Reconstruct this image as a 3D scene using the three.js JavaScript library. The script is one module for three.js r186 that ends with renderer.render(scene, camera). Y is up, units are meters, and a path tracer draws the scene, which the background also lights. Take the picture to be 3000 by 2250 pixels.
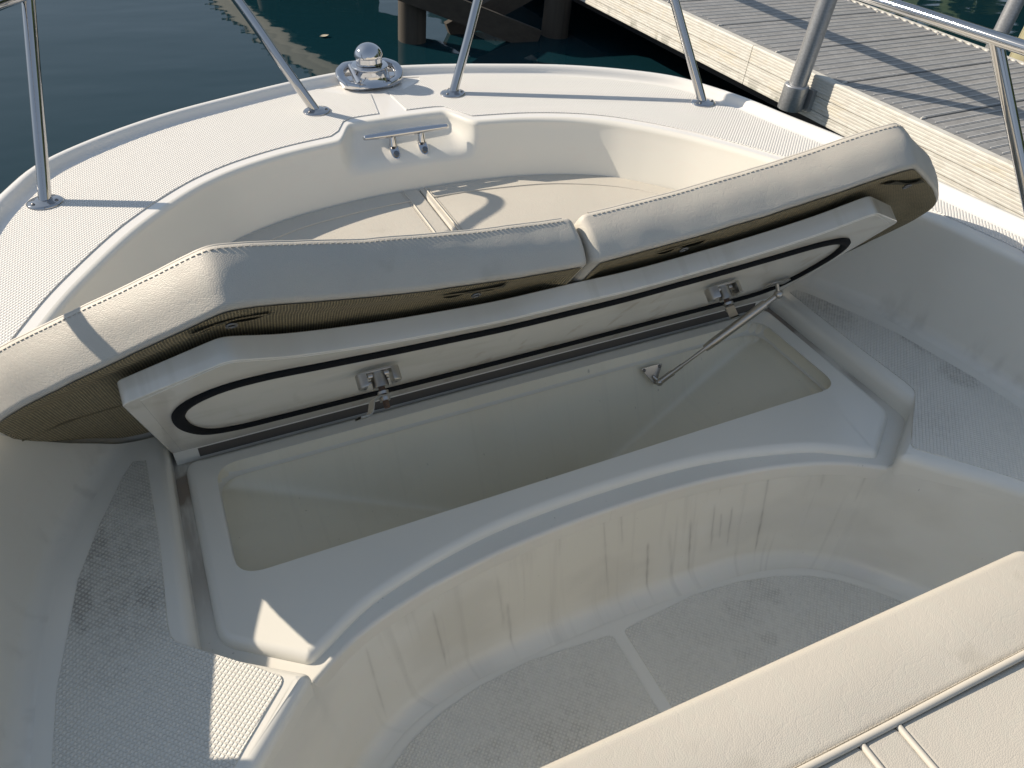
import * as THREE from 'three';
import { TessellateModifier } from 'three/addons/modifiers/TessellateModifier.js';
import { mergeGeometries } from 'three/addons/utils/BufferGeometryUtils.js';

// ------------------------------------------------------------------ camera, sky, sun, exposure
const V = (x, y, z) => new THREE.Vector3(x, y, z);
const scene = new THREE.Scene();
// the boat lies a few degrees over (port side down); boat coordinates are turned by HEEL into the level world
const HEEL = new THREE.Quaternion().setFromUnitVectors(V(0.055294, 0.997551, 0.042828).normalize(), V(0, 1, 0));
const camera = new THREE.PerspectiveCamera(53.07, 4 / 3, 0.02, 600);
{
  const eye = V(-0.579, 1.37, 0).applyQuaternion(HEEL);
  camera.position.copy(eye);
  camera.up.copy(V(0.245695, 0.770238, -0.58853).applyQuaternion(HEEL));
  camera.lookAt(eye.clone().add(V(0.327035, -0.637409, -0.69768).applyQuaternion(HEEL)));
}
const SUN = (() => { const az = 47 * Math.PI / 180, el = 28 * Math.PI / 180; return V(-Math.sin(az) * Math.cos(el), Math.sin(el), -Math.cos(az) * Math.cos(el)); })();
{
  const W = 256, H = 128, d = new Float32Array(W * H * 4);
  const mix = (a, b, t) => a + (b - a) * t;
  for (let j = 0; j < H; j++) for (let i = 0; i < W; i++) {
    const el = ((j + 0.5) / H - 0.5) * Math.PI, az = ((i + 0.5) / W) * 2 * Math.PI;
    const s = Math.max(0, Math.sin(el)), t = Math.pow(s, 0.55);
    let c = [mix(0.345, 0.140, t), mix(0.41, 0.188, t), mix(0.50, 0.270, t)];
    const dir = V(-Math.cos(el) * Math.cos(az), Math.sin(el), -Math.cos(el) * Math.sin(az) * 1);
    const g = Math.max(0, dir.dot(SUN)), glow = 0.22 * Math.pow(g, 6);
    c = [c[0] + glow * 1.0, c[1] + glow * 0.97, c[2] + glow * 0.9];
    if (el < 0) c = [0.16, 0.17, 0.16];
    const o = (j * W + i) * 4; d[o] = c[0]; d[o + 1] = c[1]; d[o + 2] = c[2]; d[o + 3] = 1;
  }
  const t = new THREE.DataTexture(d, W, H, THREE.RGBAFormat, THREE.FloatType);
  t.mapping = THREE.EquirectangularReflectionMapping; t.magFilter = t.minFilter = THREE.LinearFilter; t.needsUpdate = true;
  scene.background = t; scene.environment = t;
  scene.backgroundIntensity = 1.0; scene.environmentIntensity = 1.0;
}
const sun = new THREE.DirectionalLight(0xfff0dc, 4.6);
sun.position.copy(SUN).multiplyScalar(30); sun.castShadow = true; sun.shadow.mapSize.set(4096, 4096);
Object.assign(sun.shadow.camera, { left: -8, right: 8, top: 8, bottom: -8, near: 1, far: 80 });
scene.add(sun, sun.target);
const renderer = new THREE.WebGLRenderer({ antialias: true });
renderer.toneMapping = THREE.LinearToneMapping; renderer.toneMappingExposure = 1.35;
renderer.shadowMap.enabled = true; renderer.setSize(1024, 768);

// ------------------------------------------------------------------ noise and textures
let seed_ = 7;
const rnd = () => { seed_ = (seed_ + 0x6d2b79f5) | 0; let t = Math.imul(seed_ ^ (seed_ >>> 15), 1 | seed_); t = (t + Math.imul(t ^ (t >>> 7), 61 | t)) ^ t; return ((t ^ (t >>> 14)) >>> 0) / 4294967296; };
const hsh = (x, y, s) => { let h = Math.imul(x, 374761393) + Math.imul(y, 668265263) + Math.imul(s, 2147483647 ^ 0x5bd1e995); h = Math.imul(h ^ (h >>> 13), 1274126177); return ((h ^ (h >>> 16)) >>> 0) / 4294967296; };
const sm = (a, b, x) => { const t = Math.min(1, Math.max(0, (x - a) / (b - a))); return t * t * (3 - 2 * t); };
// periodic value noise: px, py cells per period (0 = not periodic)
function vn(x, y, s, p = 0) {
  const xi = Math.floor(x), yi = Math.floor(y), fx = x - xi, fy = y - yi;
  const w = (v) => (p ? ((v % p) + p) % p : v), ux = fx * fx * (3 - 2 * fx), uy = fy * fy * (3 - 2 * fy);
  const a = hsh(w(xi), w(yi), s), b = hsh(w(xi + 1), w(yi), s), c = hsh(w(xi), w(yi + 1), s), d = hsh(w(xi + 1), w(yi + 1), s);
  return a + (b - a) * ux + (c - a) * uy + (a - b - c + d) * ux * uy;
}
const fbm = (x, y, s, o = 4, p = 0) => { let v = 0, a = 0.5, n = 0; for (let i = 0; i < o; i++) { v += a * vn(x, y, s + i * 17, p); n += a; x *= 2; y *= 2; p *= 2; a *= 0.5; } return v / n; };
const enc = (v) => { v = Math.min(1, Math.max(0, v)); return Math.round(255 * (v <= 0.0031308 ? v * 12.92 : 1.055 * Math.pow(v, 1 / 2.4) - 0.055)); };
function dataTex(w, h, fn, srgb, rep) {
  const d = new Uint8Array(w * h * 4);
  for (let j = 0; j < h; j++) for (let i = 0; i < w; i++) {
    const c = fn((i + 0.5) / w, (j + 0.5) / h), o = (j * w + i) * 4;
    if (srgb) { d[o] = enc(c[0]); d[o + 1] = enc(c[1]); d[o + 2] = enc(c[2]); } else { const g = Math.round(255 * Math.min(1, Math.max(0, c))); d[o] = d[o + 1] = d[o + 2] = g; }
    d[o + 3] = 255;
  }
  const t = new THREE.DataTexture(d, w, h); t.wrapS = t.wrapT = THREE.RepeatWrapping; t.magFilter = THREE.LinearFilter; t.minFilter = THREE.LinearMipmapLinearFilter; t.generateMipmaps = true;
  if (srgb) t.colorSpace = THREE.SRGBColorSpace; if (rep) t.repeat.set(rep[0], rep[1]); t.needsUpdate = true; return t;
}
const again = (t, a, b) => { const c = t.clone(); c.repeat.set(a, b); c.needsUpdate = true; return c; };
const lin = (r, g, b) => new THREE.Color().setRGB(r, g, b);
const std = (o) => new THREE.MeshPhysicalMaterial(o);

const GEL = [0.80, 0.783, 0.715];
const mul = (c, k) => [c[0] * k[0], c[1] * k[1], c[2] * k[2]];
const mixc = (a, b, t) => [a[0] + (b[0] - a[0]) * t, a[1] + (b[1] - a[1]) * t, a[2] + (b[2] - a[2]) * t];
const DIRT = [0.16, 0.14, 0.115], RUSTY = [0.20, 0.12, 0.07];

// moulded non-skid: rows of small diamond pyramids, 6.5 mm apart
const nonskidBump = dataTex(256, 256, (u, v) => { const a = u * 8 + v * 8, b = u * 8 - v * 8; const f = (q) => Math.abs((q - Math.floor(q)) - 0.5) * 2; const g = Math.max(f(a), f(b)); return 1 - sm(0.45, 0.95, g); }, false, [1 / 0.074, 1 / 0.074]);
const gelBump = dataTex(256, 256, (u, v) => 0.5 + 0.5 * (fbm(u * 6, v * 6, 3, 3, 6) - 0.5), false, [1.4, 1.4]);
// skin vinyl grain
const vinylBump = (() => {
  const N = 64, pts = []; for (let j = 0; j < N; j++) for (let i = 0; i < N; i++) pts.push([hsh(i, j, 91), hsh(i, j, 92)]);
  return dataTex(512, 512, (u, v) => {
    const wu = u + 0.012 * (vn(u * 8, v * 8, 5, 8) - 0.5), wv = v + 0.03 * (vn(u * 8, v * 8, 6, 8) - 0.5);
    const x = wu * N, y = wv * N, xi = Math.floor(x), yi = Math.floor(y); let f1 = 9, f2 = 9;
    for (let b = -1; b < 2; b++) for (let a = -1; a < 2; a++) { const p = pts[(((yi + b) % N + N) % N) * N + ((xi + a) % N + N) % N]; const dx = xi + a + p[0] - x, dy = (yi + b + p[1] - y) * 0.8, q = dx * dx + dy * dy; if (q < f1) { f2 = f1; f1 = q; } else if (q < f2) f2 = q; }
    const cell = Math.sqrt(f2) - Math.sqrt(f1);
    const crease = Math.abs(fbm(u * 9, v * 9, 44, 4, 9) - 0.5) * 2;
    return 0.25 + 0.35 * sm(0, 0.35, cell) + 0.3 * sm(0, 0.16, crease) * (0.5 + 0.5 * fbm(u * 4, v * 4, 45, 2, 4)) + 0.1 * fbm(u * 5, v * 5, 46, 3, 5);
  }, false, [1 / 0.17, 1 / 0.17]);
})();
const vinylMap = dataTex(512, 512, (u, v) => { const g = 0.94 + 0.12 * (fbm(u * 7, v * 7, 61, 5, 7) - 0.5); const s = sm(0.72, 0.86, fbm(u * 13, v * 13, 66, 4, 13)) * 0.10; return [0.565 * g - s * 0.5, 0.535 * g - s * 0.5, 0.468 * g - s * 0.5]; }, true, [0.9, 0.9]);
const meshMap = dataTex(256, 256, (u, v) => { const x = u * 8 - Math.floor(u * 8), y = v * 8 - Math.floor(v * 8); const th = Math.max(sm(0.30, 0.16, Math.min(x, 1 - x)), sm(0.30, 0.16, Math.min(y, 1 - y))); const n = 0.8 + 0.4 * fbm(u * 8, v * 8, 15, 3, 8); return mixc([0.035, 0.030, 0.018], [0.30 * n, 0.25 * n, 0.15 * n], th); }, true, [1 / 0.034, 1 / 0.034]);
const meshBump = dataTex(256, 256, (u, v) => { const x = u * 8 - Math.floor(u * 8), y = v * 8 - Math.floor(v * 8); return Math.max(sm(0.34, 0.05, Math.min(x, 1 - x)), sm(0.34, 0.05, Math.min(y, 1 - y))); }, false, [1 / 0.034, 1 / 0.034]);

// soiled non-skid and gelcoat: matter drawn where the photograph shows it (x, z in boat metres)
const blot = (x, z, cx, cz, rx, rz, s) => { const d = Math.hypot((x - cx) / rx, (z - cz) / rz) + 0.7 * (fbm(x * 30, z * 30, s, 4) - 0.5); return sm(1.0, 0.35, d); };
// dirt that stays in the troughs between the non-skid diamonds
const trough = (x, z) => { const f = (q) => Math.abs((q - Math.floor(q)) - 0.5) * 2; return sm(0.35, 0.9, Math.max(f(8 * (x + z) / 0.074), f(8 * (x - z) / 0.074))); };
const grit = (x, z, s, th = 0.90) => sm(th, th + 0.04, vn(x * 420, z * 420, s)) * sm(0.45, 0.7, fbm(x * 14, z * 14, s + 3, 3));
function soilTex(N, x0, z0, w, h, fn) { const t = dataTex(N, Math.round(N * h / w), (u, v) => fn(x0 + u * w, z0 - v * h), true); t.wrapS = t.wrapT = THREE.ClampToEdgeWrapping; return t; }

const sideSoil = {
  '-1': soilTex(640, -1.02, -0.2, 0.5, 1.2, (x, z) => {
    let k = 0.14 + 0.16 * sm(0.40, 0.75, fbm(x * 7, z * 7, 21, 5));
    k += 0.55 * blot(x, z, -0.893, -0.93, 0.030, 0.075, 22) + 0.22 * blot(x, z, -0.78, -0.905, 0.045, 0.055, 23) + 0.3 * blot(x, z, -0.868, -1.06, 0.025, 0.09, 24) + 0.15 * blot(x, z, -0.78, -1.12, 0.05, 0.07, 25);
    k += 0.20 * blot(x, z, -0.83, -0.95, 0.10, 0.16, 26) * sm(-0.80, -0.85, z + 0.02 * fbm(x * 40, 0, 4, 2));
    k *= (0.55 + 0.9 * vn(x * 150, z * 150, 27)) * (0.45 + 1.1 * trough(x + 1.02, -0.2 - z));
    return mixc(mixc(GEL, DIRT, Math.min(0.6, k * 0.48)), [0.05, 0.045, 0.04], 0.6 * grit(x, z, 28, 0.955));
  }),
  '1': soilTex(640, 0.52, -0.2, 0.5, 1.2, (x, z) => {
    let k = 0.12 + 0.16 * sm(0.42, 0.75, fbm(x * 7, z * 7, 31, 5));
    k += 0.6 * blot(x, z, 0.908, -0.935, 0.035, 0.08, 32) + 0.35 * blot(x, z, 0.90, -0.80, 0.05, 0.06, 33) + 0.35 * blot(x, z, 0.80, -1.12, 0.06, 0.12, 34);
    k *= (0.55 + 0.9 * vn(x * 150, z * 150, 37)) * (0.45 + 1.1 * trough(x - 0.52, -0.2 - z));
    return mixc(mixc(GEL, DIRT, Math.min(0.6, k * 0.48)), [0.05, 0.045, 0.04], 0.6 * grit(x, z, 38, 0.955));
  }),
};
const floorSoil = soilTex(2048, -0.8, 0.2, 1.6, 1.0, (x, z) => {
  let k = 0.20 + 0.16 * sm(0.40, 0.78, fbm(x * 8, z * 8, 71, 5));
  for (const [cx, cz, r, s] of [[0.34, -0.674, 0.05, 1], [0.353, -0.637, 0.03, 2], [0.262, -0.651, 0.05, 3], [0.271, -0.565, 0.025, 4], [0.20, -0.56, 0.03, 5], [-0.2, -0.55, 0.09, 6], [-0.33, -0.58, 0.05, 7]]) k += 0.22 * blot(x, z, cx, cz, r, r * 0.8, 80 + s);
  k *= (0.55 + 0.9 * vn(x * 150, z * 150, 72)) * (0.45 + 1.1 * trough(x + 0.8, 0.2 - z));
  return mixc(mixc(GEL, DIRT, Math.min(0.5, k * 0.34)), [0.04, 0.035, 0.03], 0.6 * grit(x, z, 73, 0.96));
});
const gutterSoil = soilTex(1024, -0.8, -0.6, 1.6, 0.8, (x, z) => {
  const ax = Math.abs(x); let k = 0.04 + 0.08 * fbm(x * 9, z * 9, 51, 4);
  k += 0.6 * sm(-1.12, -1.19, z) * sm(0.25, 0.6, fbm(x * 12, z * 18, 52, 4));
  k += 0.42 * sm(0.69, 0.705, ax) * sm(0.3, 0.62, fbm(x * 60, z * 9, 53, 4)) * sm(-0.80, -0.95, z);
  k += 0.6 * blot(x, z, -0.69, -1.16, 0.06, 0.06, 54) + 0.4 * blot(x, z, 0.70, -1.17, 0.06, 0.06, 55);
  const c = mixc(GEL, mixc(DIRT, RUSTY, fbm(x * 20, z * 20, 56, 3)), Math.min(0.8, k));
  return mixc(c, [0.04, 0.03, 0.025], 0.5 * grit(x, z, 57, 0.95));
});
// footwell wall: scuffs and run marks; u along the wall (−1.3…1.3 m), v height 0…0.32 m
const STREAK = [[0.199, 0.164, 0.211, 0.0, 0.7, 3], [0.102, 0.135, 0.106, 0.0, 0.8, 3], [0.253, 0.187, 0.262, 0.05, 0.65, 3], [0.273, 0.158, 0.281, 0.08, 0.5, 2.4], [0.297, 0.171, 0.305, 0.05, 0.5, 2.6], [0.365, 0.252, 0.388, 0.0, 0.8, 2.6], [-0.007, 0.3, 0.015, 0.01, 0.5, 2.4], [0.032, 0.3, 0.043, 0.14, 0.35, 2.5], [-0.096, 0.28, -0.098, 0.18, 0.3, 3], [0.483, 0.268, 0.491, 0.19, 0.3, 3], [0.57, 0.267, 0.574, 0.16, 0.4, 3], [0.263, 0.272, 0.26, 0.21, 0.4, 3], [0.15, 0.15, 0.168, 0.01, 0.3, 4], [-0.365, 0.2, -0.36, 0.02, 0.6, 2.6], [-0.213, 0.12, -0.209, 0, 0.6, 3.5], [-0.23, 0.2, -0.222, 0.05, 0.35, 4], [-0.50, 0.22, -0.52, 0.02, 0.4, 2.4]];
const wallSoil = dataTex(2048, 320, (u, v) => {
  const x = -1.3 + 2.6 * u, y = v * 0.32; let k = 0.10 * sm(0.45, 0.75, fbm(x * 6, y * 9, 101, 4)) + 0.12 * sm(0.55, 0.85, fbm(x * 60, y * 3.5, 102, 4)) * sm(-0.65, -0.4, x) * sm(0.65, 0.5, x);
  for (const [xa, ya, xb, yb, a, w] of STREAK) { const t = (ya - y) / (ya - yb); if (t < -0.05 || t > 1.05) continue; const c = xa + (xb - xa) * t, ww = 0.00095 * w * (0.6 + 0.8 * vn(y * 60, xa * 99, 7)); k += 0.44 * a * Math.exp(-(((x - c) / ww) ** 2)) * sm(-0.05, 0.1, t) * sm(1.05, 0.75, t) * (0.35 + 0.9 * vn(x * 300, y * 45, 103)) + a * 0.07 * Math.exp(-(((x - c) / (ww * 4)) ** 2)) * sm(0, 0.2, t) * sm(1, 0.7, t); }
  const warm = mixc(GEL, [0.68, 0.63, 0.50], 0.25 * sm(0.35, 0.7, fbm(x * 4, y * 8, 104, 3)));
  return mixc(mixc(warm, DIRT, Math.min(0.8, k)), [0.05, 0.045, 0.04], 0.5 * sm(0.988, 0.996, vn(x * 260, y * 260, 105)));
}, true);
wallSoil.wrapS = wallSoil.wrapT = THREE.ClampToEdgeWrapping;
// coaming: light run marks above the seats
const coamSoil = dataTex(1024, 128, (u, v) => { const k = 0.16 * sm(0.55, 0.85, fbm(u * 240, v * 4, 111, 4)) * sm(0.55, 0.2, v) * Math.max(sm(0.30, 0.2, Math.abs(u - 0.2)), sm(0.12, 0.05, Math.abs(u - 0.8))); return mixc(GEL, DIRT, k + 0.03 * fbm(u * 60, v * 8, 112, 4)); }, true);
coamSoil.wrapT = THREE.ClampToEdgeWrapping;

const M = {
  gel: std({ color: lin(...GEL), roughness: 0.30, clearcoat: 0.5, clearcoatRoughness: 0.14, bumpMap: gelBump, bumpScale: 0.0006 }),
  gelClean: std({ color: lin(0.80, 0.79, 0.755), roughness: 0.28, clearcoat: 0.5, clearcoatRoughness: 0.12 }),
  deckSkid: std({ color: lin(0.77, 0.765, 0.735), roughness: 0.55, bumpMap: nonskidBump, bumpScale: 0.0017 }),
  floorSkid: std({ map: floorSoil, roughness: 0.45, bumpMap: nonskidBump, bumpScale: 0.0011 }),
  tub: std({ map: soilTex(1024, -0.8, -0.6, 1.6, 0.8, (x, z) => mixc(mixc([0.82, 0.775, 0.64], [0.62, 0.54, 0.38], 0.14 * sm(0.45, 0.8, fbm(x * 5, z * 9, 131, 5)) + 0.05 * sm(0.70, 0.74, fbm(x * 9, z * 14, 132, 5))), DIRT, 0.5 * sm(0.965, 0.985, vn(x * 160, z * 160, 133)) + 0.03 * sm(0.6, 0.85, fbm(x * 90, z * 6, 134, 3)))), roughness: 0.34, clearcoat: 0.4, clearcoatRoughness: 0.2, bumpMap: gelBump, bumpScale: 0.0008 }),
  gutter: std({ map: gutterSoil, roughness: 0.4 }),
  wall: std({ map: wallSoil, roughness: 0.32, clearcoat: 0.3, clearcoatRoughness: 0.2 }),
  coaming: std({ map: coamSoil, roughness: 0.32, clearcoat: 0.4, clearcoatRoughness: 0.16 }),
  vinyl: std({ map: vinylMap, roughness: 0.52, bumpMap: vinylBump, bumpScale: 0.00045 }),
  piping: std({ color: lin(0.56, 0.53, 0.465), roughness: 0.5 }),
  thread: std({ color: lin(0.50, 0.465, 0.40), roughness: 0.9 }),
  mesh: std({ map: meshMap, roughness: 0.85, bumpMap: meshBump, bumpScale: 0.0008 }),
  strap: std({ color: lin(0.075, 0.068, 0.045), roughness: 0.85, bumpMap: again(meshBump, 60, 60), bumpScale: 0.0004 }),
  rubber: std({ color: lin(0.006, 0.007, 0.009), roughness: 0.75, specularIntensity: 0.35 }),
  chrome: std({ color: lin(0.62, 0.62, 0.63), metalness: 1, roughness: 0.05 }),
  tube: std({ color: lin(0.52, 0.52, 0.52), metalness: 1, roughness: 0.05 }),
  steel: std({ color: lin(0.50, 0.48, 0.45), metalness: 1, roughness: 0.30 }),
  rust: std({ color: lin(0.12, 0.075, 0.05), roughness: 0.85, metalness: 0.2 }),
  screw: std({ color: lin(0.22, 0.22, 0.22), metalness: 1, roughness: 0.35 }),
};

// ------------------------------------------------------------------ modelling helpers
const part = (parent, name, geo, mat) => { const m = new THREE.Mesh(geo, mat); m.name = name; m.castShadow = m.receiveShadow = true; parent.add(m); return m; };
const taken = {};
const numbered = (n) => { taken[n] = (taken[n] ?? -1) + 1; return taken[n] ? n + '_' + String(taken[n]).padStart(3, '0') : n; };
function thing(name, label, category, pos = V(0, 0, 0), quat, group) {
  const g = new THREE.Group(); g.name = numbered(name); g.userData = { label, category }; if (group) g.userData.group = group;
  g.position.copy(pos); if (quat) { g.quaternion.copy(quat); g.position.applyQuaternion(quat); } scene.add(g); return g;
}
const setting = (name, geo, mat, label) => { const m = part(scene, name, geo, mat); m.userData = { kind: 'structure', label, category: name.replace(/_/g, ' ') }; return m; };
function grid(nu, nv, fn, uv) {
  const P = [], T = [], I = [];
  for (let j = 0; j <= nv; j++) for (let i = 0; i <= nu; i++) { const p = fn(i / nu, j / nv, i, j); P.push(p.x, p.y, p.z); const t = uv ? uv(i / nu, j / nv, i, j, p) : [p.x, -p.z]; T.push(t[0], t[1]); }
  for (let j = 0; j < nv; j++) for (let i = 0; i < nu; i++) { const a = j * (nu + 1) + i, b = a + 1, c = a + nu + 1, d = c + 1; I.push(a, c, b, b, c, d); }
  const g = new THREE.BufferGeometry(); g.setAttribute('position', new THREE.Float32BufferAttribute(P, 3)); g.setAttribute('uv', new THREE.Float32BufferAttribute(T, 2)); g.setIndex(I); g.computeVertexNormals(); return g;
}
// smooth normals round bevels while the flat faces stay flat
function creased(g, flat) {
  g = g.index ? g.toNonIndexed() : g; const p = g.attributes.position, n = p.count, N = new Float32Array(n * 3), fn = [], ar = [], map = new Map();
  const a = V(0, 0, 0), b = V(0, 0, 0), c = V(0, 0, 0);
  for (let f = 0; f < n / 3; f++) { a.fromBufferAttribute(p, f * 3); b.fromBufferAttribute(p, f * 3 + 1); c.fromBufferAttribute(p, f * 3 + 2); b.sub(a); c.sub(a); b.cross(c); ar.push(b.length()); fn.push(b.clone().normalize()); }
  const key = (i) => Math.round(p.getX(i) * 5e4) + ',' + Math.round(p.getY(i) * 5e4) + ',' + Math.round(p.getZ(i) * 5e4);
  for (let i = 0; i < n; i++) { const k = key(i), f = (i / 3) | 0; if (ar[f] < 1e-12) continue; if (!map.has(k)) map.set(k, []); map.get(k).push(f); }
  for (let i = 0; i < n; i++) {
    const f = (i / 3) | 0, me = fn[f], isFlat = Math.abs(me.dot(flat)) > 0.9995; const o = V(0, 0, 0);
    if (isFlat) o.copy(me); else { let cap = null; for (const q of map.get(key(i)) || []) { const d = fn[q].dot(me); if (d > 0.6) { if (Math.abs(fn[q].dot(flat)) > 0.9995) cap = fn[q]; o.addScaledVector(fn[q], ar[q]); } } if (cap) o.copy(cap); if (o.lengthSq() < 1e-12) o.copy(me); o.normalize(); }
    N[i * 3] = o.x; N[i * 3 + 1] = o.y; N[i * 3 + 2] = o.z;
  }
  g.setAttribute('normal', new THREE.BufferAttribute(N, 3)); return g;
}
const shapeOf = (pts, holes = []) => { const s = new THREE.Shape(pts.map(([x, y]) => new THREE.Vector2(x, y))); for (const h of holes) s.holes.push(new THREE.Path(h.map(([x, y]) => new THREE.Vector2(x, y)))); return s; };
function extr(pts, holes, thick, bevel, seg = 4) {
  const g = new THREE.ExtrudeGeometry(shapeOf(pts, holes), { depth: Math.max(1e-4, thick - 2 * bevel), bevelEnabled: bevel > 0, bevelThickness: bevel, bevelSize: bevel, bevelOffset: -bevel, bevelSegments: seg, steps: 1 });
  g.translate(0, 0, bevel); return creased(g, V(0, 0, 1));
}
// horizontal slab from an outline in (x, z), top at y
const slab = (pts, holes, yTop, thick, bevel, seg) => { const f = (a) => a.map(([x, z]) => [x, -z]); return extr(f(pts), holes.map(f), thick, bevel, seg).rotateX(-Math.PI / 2).translate(0, yTop - thick, 0); };
const planeUV = (g, x0, z0, w, h) => { const p = g.attributes.position, t = new Float32Array(p.count * 2); for (let i = 0; i < p.count; i++) { t[i * 2] = (p.getX(i) - x0) / w; t[i * 2 + 1] = (z0 - p.getZ(i)) / h; } g.setAttribute('uv', new THREE.BufferAttribute(t, 2)); return g; };
const curve = (pts, closed = false, tension = 0.5) => new THREE.CatmullRomCurve3(pts.map((p) => (p.isVector3 ? p : V(...p))), closed, 'centripetal', tension);
const tube = (pts, r, n = 60, k = 12, closed = false) => { const g = new THREE.TubeGeometry(pts.isCurve || pts.getPoint ? pts : curve(pts, closed), n, r, k, closed); return g; };
const rod = (a, b, r1, r2 = r1, k = 16) => { const d = b.clone().sub(a), g = new THREE.CylinderGeometry(r2, r1, d.length(), k); g.applyQuaternion(new THREE.Quaternion().setFromUnitVectors(V(0, 1, 0), d.clone().normalize())); const m = a.clone().add(b).multiplyScalar(0.5); g.translate(m.x, m.y, m.z); return g; };
const ball = (c, r, k = 16) => new THREE.SphereGeometry(r, k, k / 2).translate(c.x, c.y, c.z);
const merge = (gs) => mergeGeometries(gs.map((g) => { const h = g.index ? g.toNonIndexed() : g; for (const k of Object.keys(h.attributes)) if (!['position', 'normal', 'uv'].includes(k)) h.deleteAttribute(k); return h; }));
const interp = (tab) => (x) => { if (x <= tab[0][0]) return tab[0][1]; for (let i = 1; i < tab.length; i++) if (x <= tab[i][0]) { const [a, b] = tab[i - 1], [c, d] = tab[i]; return b + (d - b) * (x - a) / (c - a); } return tab[tab.length - 1][1]; };
function spl(tab) { // smooth monotone-ish interpolation through a table
  const n = tab.length, m = []; for (let i = 0; i < n; i++) { const a = Math.max(0, i - 1), b = Math.min(n - 1, i + 1); m.push((tab[b][1] - tab[a][1]) / (tab[b][0] - tab[a][0])); }
  return (x) => { if (x <= tab[0][0]) return tab[0][1]; if (x >= tab[n - 1][0]) return tab[n - 1][1]; let i = 1; while (x > tab[i][0]) i++; const [a, b] = tab[i - 1], [c, d] = tab[i], h = c - a, t = (x - a) / h, t2 = t * t, t3 = t2 * t; return (2 * t3 - 3 * t2 + 1) * b + (t3 - 2 * t2 + t) * h * m[i - 1] + (-2 * t3 + 3 * t2) * d + (t3 - t2) * h * m[i]; };
}
const mirror = (half) => [...half.slice(half[0][0] === 0 ? 1 : 0).reverse().map(([x, z]) => [-x, z]), ...half];  // port aft … bow … starboard aft
const dense = (pts, n) => { const c = curve(pts.map(([x, z]) => V(x, 0, z))); return c.getSpacedPoints(n).map((p) => [p.x, p.z]); };
const roundPoly = (pts, r, k = 6) => { const o = [], n = pts.length; for (let i = 0; i < n; i++) { const p = pts[i], a = pts[(i + n - 1) % n], b = pts[(i + 1) % n], R = p[2] ?? r; const la = Math.hypot(a[0] - p[0], a[1] - p[1]), lb = Math.hypot(b[0] - p[0], b[1] - p[1]), q = Math.min(R, la / 2, lb / 2); if (q < 1e-4) { o.push([p[0], p[1]]); continue; } const A = [p[0] + (a[0] - p[0]) * q / la, p[1] + (a[1] - p[1]) * q / la], B = [p[0] + (b[0] - p[0]) * q / lb, p[1] + (b[1] - p[1]) * q / lb]; for (let j = 0; j <= k; j++) { const t = j / k, s = 1 - t; o.push([s * s * A[0] + 2 * s * t * p[0] + t * t * B[0], s * s * A[1] + 2 * s * t * p[1] + t * t * B[1]]); } } return o; };
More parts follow.
